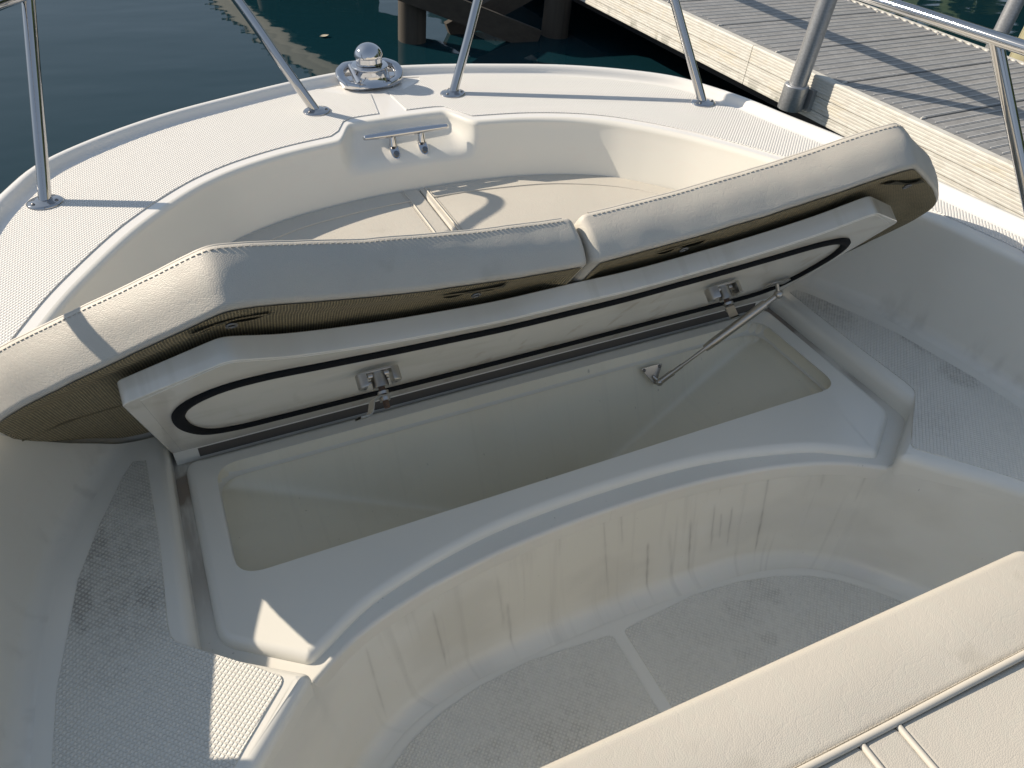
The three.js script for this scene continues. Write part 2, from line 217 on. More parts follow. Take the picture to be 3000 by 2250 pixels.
// soft pad: a rounded section swept along x; lo/hi give its reach at each x, map() sets it in place
function pad({ x0, x1, lo, hi, T, r = 0.02, rEnd = 0.02, nx = 60, crown = 0, map, xs, rb, sag }) {
  const X = []; const ne = 8; for (let i = 0; i <= ne; i++) X.push(x0 + rEnd * (1 - Math.cos(i / ne * Math.PI / 2))); for (let i = 1; i < nx; i++) X.push(x0 + rEnd + (x1 - x0 - 2 * rEnd) * i / nx); for (let i = ne; i >= 0; i--) X.push(x1 - rEnd * (1 - Math.cos(i / ne * Math.PI / 2)));
  if (xs) X.push(...xs.filter((x) => x > x0 + rEnd && x < x1 - rEnd)); X.sort((a, b) => a - b);
  const rows = X.map((x) => {
    const dx = Math.min(x - x0, x1 - x), e = dx < rEnd ? rEnd - Math.sqrt(Math.max(0, rEnd * rEnd - (rEnd - dx) ** 2)) : 0;
    let a0 = lo(x) + e, a1 = hi(x) - e; if (a1 - a0 < 0.004) { const c = (a0 + a1) / 2; a0 = c - 0.002; a1 = c + 0.002; }
    const b = e * 0.6, t = T - e * 0.8, R = Math.min(r, (a1 - a0) / 2.1, (t - b) / 2.1), Rb = Math.min(rb ?? r * 0.5, R), pts = [];
    const arc = (ca, cn, q, s, f) => { for (let i = 0; i <= 6; i++) { const w = s + (f - s) * i / 6; pts.push([ca + q * Math.cos(w), cn + q * Math.sin(w)]); } };
    for (let i = 0; i < 24; i++) { const a = a0 + Rb + (a1 - a0 - 2 * Rb) * i / 24; pts.push([a, b + (sag ? sag(x, a) : 0)]); }
    arc(a1 - Rb, b + Rb, Rb, -Math.PI / 2, 0);
    const bulge = Math.min(0.005, (a1 - a0) * 0.05); for (let i = 1; i < 4; i++) pts.push([a1 + bulge * Math.sin(i / 4 * Math.PI), b + Rb + (t - R - b - Rb) * i / 4]);
    arc(a1 - R, t - R, R, 0, Math.PI / 2);
    for (let i = 1; i < 12; i++) pts.push([a1 - R + (a0 + R - a1 + R) * i / 12, t + crown * Math.sin(i / 12 * Math.PI) * sm(0, 0.08, dx)]);
    arc(a0 + R, t - R, R, Math.PI / 2, Math.PI); arc(a0 + Rb, b + Rb, Rb, Math.PI, Math.PI * 1.5); pts.push([a0 + Rb, b]); return pts;
  });
  const k = rows[0].length - 1, per = rows.map((p) => { let s = 0; return p.map((q, i) => (s += i ? Math.hypot(q[0] - p[i - 1][0], q[1] - p[i - 1][1]) : 0)); });
  const g = grid(k, rows.length - 1, (u, v, i, j) => map(X[j], rows[j][i][0], rows[j][i][1]), (u, v, i, j) => [per[j][i], X[j]]);
  const caps = [0, rows.length - 1].map((j) => { const c = rows[j].reduce((s, p) => [s[0] + p[0], s[1] + p[1]], [0, 0]).map((q) => q / rows[j].length); return grid(k, 1, (u, v, i, jj) => (jj ? map(X[j], c[0], c[1]) : map(X[j], rows[j][i][0], rows[j][i][1])), (u, v, i, jj) => (jj ? [c[0], c[1]] : rows[j][i])); });
  return merge([g, ...caps]);
}
// row of stitches along a curve
function stitches(c, pitch = 0.0085, len = 0.0055, w = 0.0013) {
  const L = c.getLength(), n = Math.floor(L / pitch), gs = [], b = new THREE.BoxGeometry(len, w, w);
  for (let i = 0; i < n; i++) { const u = (i + 0.5) / n, p = c.getPointAt(u), t = c.getTangentAt(u), g = b.clone().applyQuaternion(new THREE.Quaternion().setFromUnitVectors(V(1, 0, 0), t)); gs.push(g.translate(p.x, p.y, p.z)); } return merge(gs);
}

// ------------------------------------------------------------------ water and far setting (level world)
const WL = -0.25;
{
  const bump = dataTex(1024, 1024, (u, v) => 0.88 * fbm(u * 8, v * 8, 205, 3, 8) + 0.12 * fbm(u * 31, v * 31, 206, 2, 31), false, [1 / 5.5, 1 / 2.4]);
  const g = new THREE.PlaneGeometry(500, 500).rotateX(-Math.PI / 2); const t = g.attributes.uv; for (let i = 0; i < t.count; i++) t.setXY(i, t.getX(i) * 500, t.getY(i) * 500);
  g.translate(0, WL, 0);
  setting('water', g, std({ color: lin(0.005, 0.027, 0.037), roughness: 0.03, ior: 1.33, bumpMap: bump, bumpScale: 0.0042 }), 'calm dark teal harbour water around the boat and dock');
}

{ // a pale leaf adrift
  const L = new THREE.Mesh(grid(8, 4, (u, v) => { const w = 0.018 * Math.sin(Math.PI * Math.min(1, u * 1.02)); return V(0.07 * (u - 0.5), 0.004 + 0.008 * Math.abs(v - 0.5) + 0.004 * u, w * (v - 0.5) * 2); }), std({ color: lin(0.55, 0.48, 0.36), roughness: 0.8 }));
  L.name = 'floating_leaf'; L.position.set(0.47, WL, -5.13); L.rotation.y = 0.3; L.castShadow = L.receiveShadow = true; L.userData = { label: 'pale leaf floating on the dark water left of the pier', category: 'leaf' }; scene.add(L);
}

// ------------------------------------------------------------------ the boat: hull, deck, coaming
const DECK = 0.59, FLOOR = 0, SEAT = 0.31;
const boat = thing('motor_boat', 'white fibreglass motor boat seen from inside its open bow', 'boat', V(0, 0, 0), HEEL);
const OUT = [[0, -2.330], [0.195, -2.300], [0.40, -2.236], [0.585, -2.164], [0.75, -2.066], [0.862, -1.970], [0.92, -1.868], [0.962, -1.765], [1.002, -1.607], [1.046, -1.440], [1.085, -1.200], [1.112, -1.020], [1.132, -0.87], [1.155, -0.60], [1.175, -0.20], [1.185, 0.50]];
const INN = [[0, -1.936], [0.12, -1.933], [0.22, -1.921], [0.34, -1.897], [0.46, -1.852], [0.545, -1.800], [0.61, -1.742], [0.655, -1.695], [0.70, -1.642], [0.74, -1.586], [0.79, -1.508], [0.84, -1.422], [0.92, -1.245], [0.982, -1.080], [1.005, -0.970], [1.022, -0.857], [1.04, -0.50], [1.05, 0.0], [1.05, 0.50]];
const outer = dense(mirror(OUT), 260), inner = dense(mirror(INN), 700);
const deckY = spl([[-2.4, 0.602], [-2.1, 0.594], [-1.8, 0.582], [-1.4, 0.568], [-1.08, 0.557], [-0.8, 0.553], [0, 0.550], [0.6, 0.55]]);   // the sheer falls from the bow
const sheer = (g) => { const p = g.attributes.position; for (let i = 0; i < p.count; i++) p.setY(i, p.getY(i) + deckY(p.getZ(i)) - DECK); p.needsUpdate = true; return g; };
const fine = (g) => new TessellateModifier(0.09, 12).modify(g);
const normals = (p) => p.map((q, i) => { const a = p[Math.max(0, i - 1)], b = p[Math.min(p.length - 1, i + 1)], dx = b[0] - a[0], dz = b[1] - a[1], l = Math.hypot(dx, dz); return [-dz / l, dx / l]; }); // points to the cockpit side
const nOut = normals(outer), nIn = normals(inner);
const notch = (x) => 0.086 * sm(0.192, 0.128, Math.abs(x));
const edge = inner.map(([x, z]) => [x, z - notch(x)]);
{
  // hull side and gunwale lip in one sweep each
  part(boat, 'hull_side', grid(outer.length - 1, 10, (u, v, i, j) => { const [x, z] = outer[i], [nx, nz] = nOut[i], y = DECK + 0.008 - v * 0.95, k = v * (0.10 + 0.16 * sm(-0.8, -2.2, z)) - 0.022; return V(x + nx * k, y, z + nz * k).add(V(0, deckY(z) - DECK, 0)); }), M.gelClean);
  const prof = [[-0.022, 0.004], [-0.021, 0.012], [-0.016, 0.019], [-0.008, 0.023], [0, 0.023], [0.007, 0.020], [0.012, 0.013], [0.016, 0.005], [0.024, 0.0008], [0.034, 0.0003]];
  part(boat, 'gunwale_lip', grid(outer.length - 1, prof.length - 1, (u, v, i, j) => { const [x, z] = outer[i], [nx, nz] = nOut[i], [d, h] = prof[j]; return V(x + nx * d, deckY(z) + h, z + nz * d); }), M.gelClean);
  const deck = part(boat, 'deck', (() => { const g = new THREE.ShapeGeometry(shapeOf([...outer.map(([x, z], i) => [x + nOut[i][0] * 0.01, -(z + nOut[i][1] * 0.01)]), ...[...edge].reverse().map(([x, z]) => [x, -z])])); g.rotateX(-Math.PI / 2).translate(0, DECK, 0); return sheer(fine(g.toNonIndexed())); })(), M.gelClean);
  // non-skid panels, one each side of the centre strip
  for (const s of [-1, 1]) {
    const o = outer.map(([x, z], i) => [x + nOut[i][0] * 0.034, z + nOut[i][1] * 0.034]).filter(([x, z]) => x * s > 0.022 && !(Math.abs(x) < 0.13 && z < -2.19));
    const e = edge.map(([x, z], i) => { const b = 0.024; return [x - nIn[i][0] * b, z - nIn[i][1] * b]; }).filter(([x]) => x * s > 0.026).filter((_, i) => i % 3 === 0);
    const lead = s < 0 ? o : o.slice().reverse(); const back = s < 0 ? e.slice().reverse() : e;
    const pts = [...lead, [s * 0.14, -2.245], [s * 0.08, -2.195], [s * 0.024, -2.19], ...back];
    part(deck, 'nonskid_panel', sheer(fine(slab(pts, [], DECK + 0.0026, 0.007, 0.0010, 2))), M.deckSkid);
  }
  // coaming: rolled edge, wall with the cleat recess, fillet on to the seats
  const NV = 34, r = 0.016;
  const prof2 = (j, z) => {
    const f = sm(-1.0, -1.75, z), drop = 0.034 + 0.046 * f, bottom = SEAT - 0.001, rf = 0.036;
    if (j <= 6) { const a = j / 6 * Math.PI / 2; return [r * Math.sin(a), DECK - r * (1 - Math.cos(a))]; }
    if (j <= 24) { const t = (j - 6) / 18; return [r + drop * t, DECK - r + (bottom + rf - DECK + r) * t]; }
    const a = (j - 24) / (NV - 24) * Math.PI / 2; return [r + drop + rf * (1 - Math.cos(a)), bottom + rf - rf * Math.sin(a)];
  };
  let arc = [0]; for (let i = 1; i < inner.length; i++) arc.push(arc[i - 1] + Math.hypot(inner[i][0] - inner[i - 1][0], inner[i][1] - inner[i - 1][1]));
  part(boat, 'coaming_wall', grid(inner.length - 1, NV, (u, v, i, j) => {
    const [x, z] = inner[i], [nx, nz] = nIn[i], [d, y] = prof2(j, z), g = y > 0.562 ? 1 : sm(0.505, 0.565, y) * 0.75 + 0.25 * Math.max(0, Math.min(1, (y - 0.512) / 0.05));
    const ys = SEAT + (y - SEAT) * (deckY(z - notch(x) * g) - SEAT) / (DECK - SEAT); return V(x + nx * d, ys, z + nz * d - notch(x) * g);
  }, (u, v, i, j, p) => [arc[i] / arc[arc.length - 1], 1 - v]), M.coaming);
  // platform under the bow cushions
  const plat = [...inner.map(([x, z], i) => [x + nIn[i][0] * 0.02, z + nIn[i][1] * 0.02]).filter(([x, z]) => z < -1.292), [0.725, -1.290], [0.725, -1.236], [-0.725, -1.236], [-0.725, -1.290]];
  part(boat, 'bow_platform', slab(plat, [], 0.372, 0.14, 0.012), M.gel);
}
// ------------------------------------------------------------------ side seats, locker, footwell
{
  const seatIn = [[0.742, -1.30], [0.742, -0.80], [0.728, -0.772], [0.60, -0.682], [0.583, -0.664], [0.595, -0.645], [0.62, -0.620], [0.65, -0.588], [0.69, -0.545], [0.73, -0.495], [0.76, -0.44], [0.785, -0.34], [0.80, -0.15], [0.80, 0.45]];
  for (const s of [-1, 1]) {
    const flip = (a) => (s > 0 ? a : a.slice().reverse()).map(([x, z]) => [x * s, z]);
    const inn = [[0.732, -1.30], [0.732, -0.815], ...roundPoly([[0.732, -0.82, 0], [0.732, -0.772], [0.580, -0.666, 0.016], [0.62, -0.620, 0]], 0.03, 8).slice(1, -1), ...dense(seatIn.slice(6), 40)];
    const seat = part(boat, 'side_seat', slab(flip([...inn, [1.0, 0.45], [1.0, -0.9], [0.93, -1.30]]), [], SEAT, 0.09, 0.020, 5), M.gel);
    const pan = [[0.772, -1.22], [0.765, -1.0], [0.768, -0.835], ...roundPoly([[0.768, -0.83, 0], [0.765, -0.80], [0.618, -0.672, 0.016], [0.655, -0.625, 0]], 0.02, 6).slice(1, -1), [0.69, -0.590], [0.735, -0.535], [0.775, -0.475], [0.80, -0.42], [0.825, -0.32], [0.835, -0.15], [0.835, 0.42], [0.925, 0.42], [0.932, -0.60], [0.924, -0.78], [0.908, -0.88], [0.893, -0.976], [0.857, -1.086], [0.815, -1.19], [0.795, -1.225]];
    const x0 = s < 0 ? -1.02 : 0.52;
    const bm = again(nonskidBump, 0.5 / 0.074, 1.2 / 0.074);
    part(seat, 'nonskid_panel', planeUV(slab(flip(pan), [], SEAT + 0.002, 0.005, 0.0015, 2), x0, -0.2, 0.5, 1.2), std({ map: sideSoil[s], roughness: 0.45, bumpMap: bm, bumpScale: 0.0012 }));
  }
  // drain gutter round the locker ledge, running out to the footwell edge
  const fl = [[0, -0.800], [0.2, -0.792], [0.3, -0.779], [0.37, -0.766], [0.45, -0.744], [0.515, -0.717], [0.585, -0.672]];
  const ridge = [[0, -0.842], [0.2, -0.834], [0.3, -0.818], [0.4, -0.793], [0.47, -0.769], [0.56, -0.716]];
  const flangeEdge = dense(mirror(fl), 80);
  const hole = roundPoly([[-0.676, -1.205], [0.676, -1.205], [0.676, -0.886], [-0.676, -0.886]], 0.07, 8);
  const bigHole = roundPoly([[-0.69, -1.212], [0.69, -1.212], [0.69, -0.87], [-0.69, -0.87]], 0.07, 8);
  part(boat, 'drain_gutter', planeUV(slab([...flangeEdge.slice().reverse(), [-0.62, -0.64], [-0.77, -0.76], [-0.78, -1.30], [0.78, -1.30], [0.77, -0.76], [0.62, -0.64]].reverse(), [bigHole], 0.263, 0.04, 0.008), -0.8, -0.6, 1.6, 0.8), M.gutter);
  const rg = dense(mirror(ridge), 70);
  part(boat, 'locker_ledge', planeUV(slab([...roundPoly([[0.56, -0.716, 0.0], [0.58, -0.704, 0.012], [0.706, -0.795], [0.712, -1.228], [-0.712, -1.228], [-0.706, -0.795], [-0.58, -0.704, 0.012], [-0.56, -0.716, 0.0]], 0.03, 8), ...rg].reverse(), [hole], 0.279, 0.040, 0.018, 6), -0.8, -0.6, 1.6, 0.8), M.gel);
  // locker tub: ramps fall from both ends to the middle, as the hull does
  const smin = (a, b, k) => { const h = Math.max(0, Math.min(1, 0.5 + 0.5 * (b - a) / k)); return b + (a - b) * h - k * h * (1 - h); };
  part(boat, 'locker_tub', grid(110, 60, (u, v) => {
    const x = -0.684 + 1.368 * u, z = -1.213 + 0.335 * v, ax = 0.676 - Math.abs(x), zf = z + 1.205, za = -0.886 - z;
    let side = ax < 0 ? ax * 2 : 0.03 * sm(0, 0.02, ax) + ax * 0.42, back = zf * 2.3, aft = za * 6;
    let dep = smin(smin(side, back, 0.03), aft, 0.02); dep = smin(dep, 0.262, 0.03);
    // rounded plan corners
    const q = Math.hypot(Math.max(0, 0.07 - ax), Math.max(0, 0.07 - Math.min(zf, za))); if (q > 0.068) dep = Math.min(dep, -0.002);
    return V(x, 0.262 - Math.max(-0.006, dep), z);
  }, (u, v, i, j, p) => [(p.x + 0.8) / 1.6, (-0.6 - p.z) / 0.8]), M.tub);
  // footwell wall and floor
  const top = [[0, -0.800, 0.257], [0.2, -0.792, 0.257], [0.3, -0.779, 0.257], [0.37, -0.766, 0.257], [0.45, -0.744, 0.257], [0.515, -0.717, 0.257], [0.572, -0.680, 0.256], [0.592, -0.652, 0.295], [0.62, -0.620, 0.30], [0.65, -0.588, 0.30], [0.69, -0.545, 0.30], [0.73, -0.495, 0.30], [0.76, -0.44, 0.30], [0.785, -0.34, 0.30], [0.80, -0.15, 0.30], [0.80, 0.45, 0.30]];
  const bot = [[0, -0.745], [0.2, -0.740], [0.29, -0.735], [0.345, -0.727], [0.41, -0.710], [0.465, -0.688], [0.515, -0.655], [0.54, -0.632], [0.565, -0.605], [0.59, -0.575], [0.62, -0.535], [0.655, -0.480], [0.685, -0.42], [0.715, -0.32], [0.73, -0.15], [0.73, 0.45]];
  const mir3 = (h) => [...h.slice(1).reverse().map(([x, ...r]) => [-x, ...r]), ...h];
  const ct = curve(mir3(top).map(([x, z, y]) => V(x, y, z))), cb = curve(mir3(bot).map(([x, z]) => V(x, 0, z))), NW = 300, NVw = 26;
  const tp = [], bp = []; for (let i = 0; i <= NW; i++) { tp.push(ct.getPoint(i / NW)); bp.push(cb.getPoint(i / NW)); }
  const sArc = [0]; for (let i = 1; i <= NW; i++) sArc.push(sArc[i - 1] + tp[i].distanceTo(tp[i - 1])); const mid = sArc[NW / 2];
  const rf = 0.026;
  part(boat, 'footwell_wall', grid(NW, NVw, (u, v, i, j) => {
    const a = tp[i], b = bp[i], out = V(b.x - a.x, 0, b.z - a.z); const L = out.length() || 1; out.divideScalar(L);
    let d, y; if (j <= 4) { const w = j / 4 * Math.PI / 2; d = -0.012 + 0.008 * Math.sin(w); y = a.y + 0.002 - 0.006 * (1 - Math.cos(w)); } else if (j <= 18) { const t = (j - 4) / 14; d = -0.004 + (L - rf * 0.9 + 0.004) * t; y = a.y - 0.004 + (rf - a.y + 0.004) * t; } else { const w = (j - 18) / (NVw - 18) * Math.PI / 2; d = L - rf * 0.9 + rf * 1.6 * (1 - Math.cos(w)); y = rf - rf * Math.sin(w) + 0.0006; }
    return V(a.x + out.x * d, y, a.z + out.z * d);
  }, (u, v, i, j, p) => { const x = Math.sign(tp[i].x) * Math.abs(sArc[i] - mid) || 0; return [(x + 1.3) / 2.6, p.y / 0.32]; }), M.wall);
  const fp = dense(mirror(bot.map(([x, z]) => [x, z])), 120);
  const floor = part(boat, 'cockpit_floor', planeUV(slab([...fp.map(([x, z]) => [x * 1.04, z - 0.015]), [0.76, 0.6], [-0.76, 0.6]], [], FLOOR, 0.04, 0), -0.8, 0.2, 1.6, 1.0), M.gel);
  for (const s of [-1, 1]) {
    const p = [[0.013, -0.70, 0.012], [0.19, -0.714, 0], [0.30, -0.704, 0], [0.385, -0.683, 0], [0.452, -0.655, 0], [0.502, -0.622, 0], [0.55, -0.575, 0], [0.60, -0.51, 0], [0.64, -0.44, 0], [0.665, -0.36, 0], [0.68, -0.2, 0], [0.68, 0.18, 0.02], [0.013, 0.18, 0.012]].map(([x, z, r]) => [x * s, z, r]);
    const rp = roundPoly(s > 0 ? p : p.reverse(), 0, 6);
    const bm = again(nonskidBump, 1.6 / 0.074, 1.0 / 0.074); part(floor, 'nonskid_panel', planeUV(slab(rp, [], FLOOR + 0.002, 0.005, 0.0014, 2), -0.8, 0.2, 1.6, 1.0), s < 0 ? (M.floorSkid.bumpMap = bm, M.floorSkid) : M.floorSkid);
  }
  // moulded seat box under the aft seat cushion
  part(boat, 'seat_box', slab(roundPoly([[-0.385, -0.285], [0.385, -0.285], [0.385, 0.36], [-0.385, 0.36]], 0.05), [], 0.378, 0.376, 0.01), M.gel);
}

// ------------------------------------------------------------------ hatch lid with seal, latches and gas strut
const LH = V(0, 0.343, -1.192), LD = V(0, 0.785, 0.62).normalize(), LN = V(0, LD.z, -LD.y);   // hinge, direction to the free edge, upper side
const LID = (x, v, n) => V(x, LH.y + LD.y * v + LN.y * n, LH.z + LD.z * v + LN.z * n);
const lidM = new THREE.Matrix4().makeBasis(V(1, 0, 0), LD, LN.clone().negate()).setPosition(LH.clone().add(V(-0.016, 0, 0)));   // local z = below the lid
{
  const half = [[0, 0.374], [0.13, 0.373], [0.24, 0.388], [0.34, 0.408], [0.42, 0.430], [0.49, 0.457], [0.535, 0.484]];
  const curveTop = dense(mirror(half), 48);
  const out = [...roundPoly([[0.535, 0.484, 0], [0.566, 0.503, 0.02], [0.715, 0.405, 0.012], [0.708, -0.036, 0.012], [-0.708, -0.036, 0.012], [-0.715, 0.405, 0.012], [-0.566, 0.503, 0.02], [-0.535, 0.484, 0]], 0, 5), ...curveTop.slice(1, -1)];
  const lidSoil = dataTex(1024, 512, (u, v) => { const x = u * 1.6 - 0.8, y = v * 0.7 - 0.1; const k = 0.05 + 0.14 * sm(0.5, 0.8, fbm(x * 6, y * 16, 121, 5)) + 0.25 * sm(0.62, 0.8, fbm(x * 40, y * 12, 122, 4)) * sm(0.3, 0.7, fbm(x * 3, y * 3, 123, 3)); return mixc([0.79, 0.765, 0.69], [0.33, 0.26, 0.16], Math.min(0.6, k)); }, true);
  const uvL = (g) => { const p = g.attributes.position, t = new Float32Array(p.count * 2); for (let i = 0; i < p.count; i++) { t[2 * i] = (p.getX(i) + 0.8) / 1.6; t[2 * i + 1] = (p.getY(i) + 0.1) / 0.7; } g.setAttribute('uv', new THREE.BufferAttribute(t, 2)); return g; };
  const matLid = std({ map: lidSoil, roughness: 0.22, clearcoat: 0.6, clearcoatRoughness: 0.1 });
  const lid = part(boat, 'hatch_lid', uvL(extr(out, [], 0.036, 0.002, 3)).translate(0, 0, -0.036).applyMatrix4(lidM), matLid);
  const inset = (p, k) => { const n = p.length; let A = 0; for (let i = 0; i < n; i++) { const a = p[i], b = p[(i + 1) % n]; A += a[0] * b[1] - b[0] * a[1]; } const s = A > 0 ? 1 : -1; return p.map((q, i) => { const a = p[(i + n - 1) % n], b = p[(i + 1) % n]; let dx = b[0] - a[0], dy = b[1] - a[1]; const l = Math.hypot(dx, dy) || 1; return [q[0] - s * dy / l * k, q[1] + s * dx / l * k]; }); };
  part(lid, 'inner_panel', uvL(extr(inset(out, 0.004).map(([x, y]) => [Math.max(-0.690, Math.min(0.690, x)), Math.max(-0.018, y)]), [], 0.005, 0.0008, 2)).translate(0, 0, -0.0038).applyMatrix4(lidM), matLid);
  const seal = [[0, 0.329], [0.12, 0.331], [0.21, 0.342], [0.32, 0.356], [0.43, 0.374], [0.53, 0.389], [0.585, 0.380], [0.63, 0.345], [0.655, 0.29], [0.660, 0.22], [0.650, 0.15], [0.625, 0.098], [0.58, 0.076], [0.50, 0.070], [0.39, 0.066], [0.2, 0.060], [0, 0.058]];
  const ring = [...seal, ...seal.slice(1, -1).reverse().map(([x, y]) => [-x, y])].map(([x, y]) => V(x, y, 0));
  const sg = tube(curve(ring, true), 0.0105, 200, 10, true); { const p = sg.attributes.position; for (let i = 0; i < p.count; i++) p.setZ(i, p.getZ(i) * 0.55 + 0.0035); sg.computeVertexNormals(); }
  part(lid, 'rubber_seal', sg.applyMatrix4(lidM), M.rubber);
  // dark strip, gutter shade and grime put into its colour, below the lid's edge
  part(boat, 'gutter_shade_strip', new THREE.BoxGeometry(1.36, 0.022, 0.008).translate(0, 0.282, -1.2395), std({ color: lin(0.11, 0.10, 0.088), roughness: 0.8 }));
  // latches: local x along the lid, y towards the free edge, z down from the lid
  for (const s of [-1, 1]) {
    const L = thingPart('hatch_latch', LID(s * 0.356, 0.268, -0.008));
    const put = (g) => g.applyMatrix4(lidM.clone().setPosition(0, 0, 0));
    const oval = []; for (let i = 0; i < 40; i++) { const w = i / 40 * 2 * Math.PI, e = Math.abs(Math.cos(w)) ** 0.7 * Math.sign(Math.cos(w)), f = Math.abs(Math.sin(w)) ** 0.7 * Math.sign(Math.sin(w)); oval.push([0.038 * e, 0.020 * f]); }
        part(L, 'latch_plate', put(extr(oval, [], 0.004, 0.001, 2)), M.steel);
    for (const q of [-1, 1]) { const lobe = oval.filter(([a]) => a * q > 0.0175).sort((m, n) => Math.atan2(m[1], m[0] - q * 0.025) - Math.atan2(n[1], n[0] - q * 0.025)); part(L, 'latch_housing', put(extr(lobe, [], 0.026, 0.003, 3)), M.steel); }
    part(L, 'barrel', put(merge([rod(V(0, 0, 0), V(0, 0, 0.030), 0.013, 0.0145, 24), rod(V(-0.018, 0.004, 0.007), V(0.018, 0.004, 0.007), 0.005), rod(V(-0.018, -0.006, 0.016), V(0.018, -0.006, 0.016), 0.003)])), M.steel);
    for (const x of [-0.027, 0.027]) part(L, 'screw_head', put(ball(V(x, 0, 0.023), 0.0045, 10)), M.screw);
    part(L, 'threaded_bolt', put(merge([rod(V(0, 0, 0.022), V(0, 0, 0.040), 0.0058), rod(V(0, 0, 0.040), V(0, 0, 0.066), 0.0052)])), M.rust);
    part(L, 'lock_nut', put(merge([rod(V(0, 0, 0.037), V(0, 0, 0.042), 0.0105, 0.0105, 6), rod(V(0, 0, 0.0475), V(0, 0, 0.0535), 0.0098, 0.0098, 6)])), M.steel);
    // bent catch arm
    const arm = []; const dirx = s < 0 ? V(-0.86, 0.5, 0) : V(-0.55, 0.83, 0); const P = [[-0.010, 0.0445], [0.014, 0.0445], [0.028, 0.050], [0.036, 0.066], [0.044, 0.074], [0.066, 0.076]];
    const sec = (k, w) => P.map(([a, z]) => V(dirx.x * a + -dirx.y * w, dirx.y * a + dirx.x * w, z + k));
    const lines = [sec(0, -0.0085), sec(0, 0.0085), sec(0.003, 0.0085), sec(0.003, -0.0085), sec(0, -0.0085)];
    part(L, 'catch_arm', put(creasedAll(grid(P.length - 1, 4, (u, v, i, j) => lines[j][i]))), M.steel);
  }
  function thingPart(name, pos) { const g = new THREE.Group(); g.name = name; g.position.copy(pos); boat.add(g); return g; }
  function creasedAll(g) { g = g.toNonIndexed(); g.computeVertexNormals(); return g; }
  // gas strut from the tub's forward wall to the lid
  const A = V(0.352, 0.200, -1.150), Bp = LID(0.583, 0.142, -0.030), dir = Bp.clone().sub(A), at = (t) => A.clone().addScaledVector(dir, t), G = thingPart('gas_strut', V(0, 0, 0));
  part(G, 'piston_rod', merge([rod(at(0.0), at(0.42), 0.0042), rod(at(0.015), at(0.12), 0.0078), rod(at(0.12), at(0.20), 0.0056)]), M.steel);
  part(G, 'strut_cylinder', merge([rod(at(0.40), at(0.465), 0.0086, 0.0102, 20), rod(at(0.465), at(0.475), 0.0094), rod(at(0.475), at(0.90), 0.0102, 0.0102, 20), rod(at(0.90), at(0.985), 0.0066)]), M.steel);
  part(G, 'ball_joint', merge([ball(A, 0.0095), rod(A, A.clone().add(V(-0.012, 0.012, -0.014)), 0.004)]), M.steel);
  part(G, 'ball_joint', merge([ball(Bp, 0.0105), rod(Bp, LID(0.575, 0.16, -0.006), 0.0045)]), M.steel);
  const tri = roundPoly([[-0.030, 0.022], [0.032, 0.022], [0.004, -0.028]], 0.007, 4), q = new THREE.Matrix4().makeBasis(V(1, 0, 0), V(0, 0.885, -0.466), V(0, 0.466, 0.885)).setPosition(0.340, 0.214, -1.168);
  const plate = part(G, 'bracket_plate', extr(tri, [], 0.003, 0.0006, 2).applyMatrix4(q), M.steel);
  for (const [a, b] of [[-0.021, 0.016], [0.022, 0.016], [0.003, -0.012]]) part(plate, 'screw_head', ball(V(a, b, 0.0035).applyMatrix4(q), 0.0042, 10), M.screw);
  part(G, 'bracket_plate', extr(roundPoly([[-0.032, -0.010], [0.030, -0.012], [0.030, 0.014], [-0.020, 0.02]], 0.006, 4), [], 0.003, 0.0006, 2).applyMatrix4(lidM.clone().setPosition(LID(0.575, 0.160, -0.008))), M.steel);
}

// ------------------------------------------------------------------ deck hardware
const hw = (name, pos) => { const g = new THREE.Group(); g.name = name; g.position.copy(pos); boat.add(g); return g; };
{ // mooring cleat in its recess
  const C = hw('mooring_cleat', V(0.002, 0.572, -1.948));
  const pr = []; for (let i = 0; i <= 40; i++) { const t = i / 40, x = -0.118 + 0.236 * t, a = Math.abs(x) / 0.118; let r = 0.0105 - 0.0035 * a * a; if (i === 0 || i === 40) r = 0; pr.push(new THREE.Vector2(r, x)); }
  pr.splice(1, 0, new THREE.Vector2(0.0062, -0.118)); pr.splice(pr.length - 1, 0, new THREE.Vector2(0.0062, 0.118));
  const horn = new THREE.LatheGeometry(pr, 24).rotateZ(Math.PI / 2); horn.scale(1, 0.9, 1.15);
  part(C, 'cleat_horn', horn, M.chrome);
  for (const s of [-1, 1]) {
    const f = part(C, 'cleat_foot', merge([rod(V(s * 0.040, -0.002, 0), V(s * 0.040, -0.030, 0.006), 0.0085, 0.0115), (() => { const o = []; for (let i = 0; i < 28; i++) { const w = i / 28 * 2 * Math.PI; o.push([0.0125 * Math.cos(w), 0.028 * Math.sign(Math.sin(w)) * Math.abs(Math.sin(w)) ** 0.7]); } return extr(o, [], 0.009, 0.003, 3).rotateX(-Math.PI / 2 + 0.72).translate(s * 0.040, -0.044, 0.010); })()]), M.chrome);
    part(f, 'screw_head', merge([rod(V(s * 0.040, -0.046, 0.026), V(s * 0.040, -0.041, 0.030), 0.0085, 0.0075, 18)]), M.screw);
  }
}
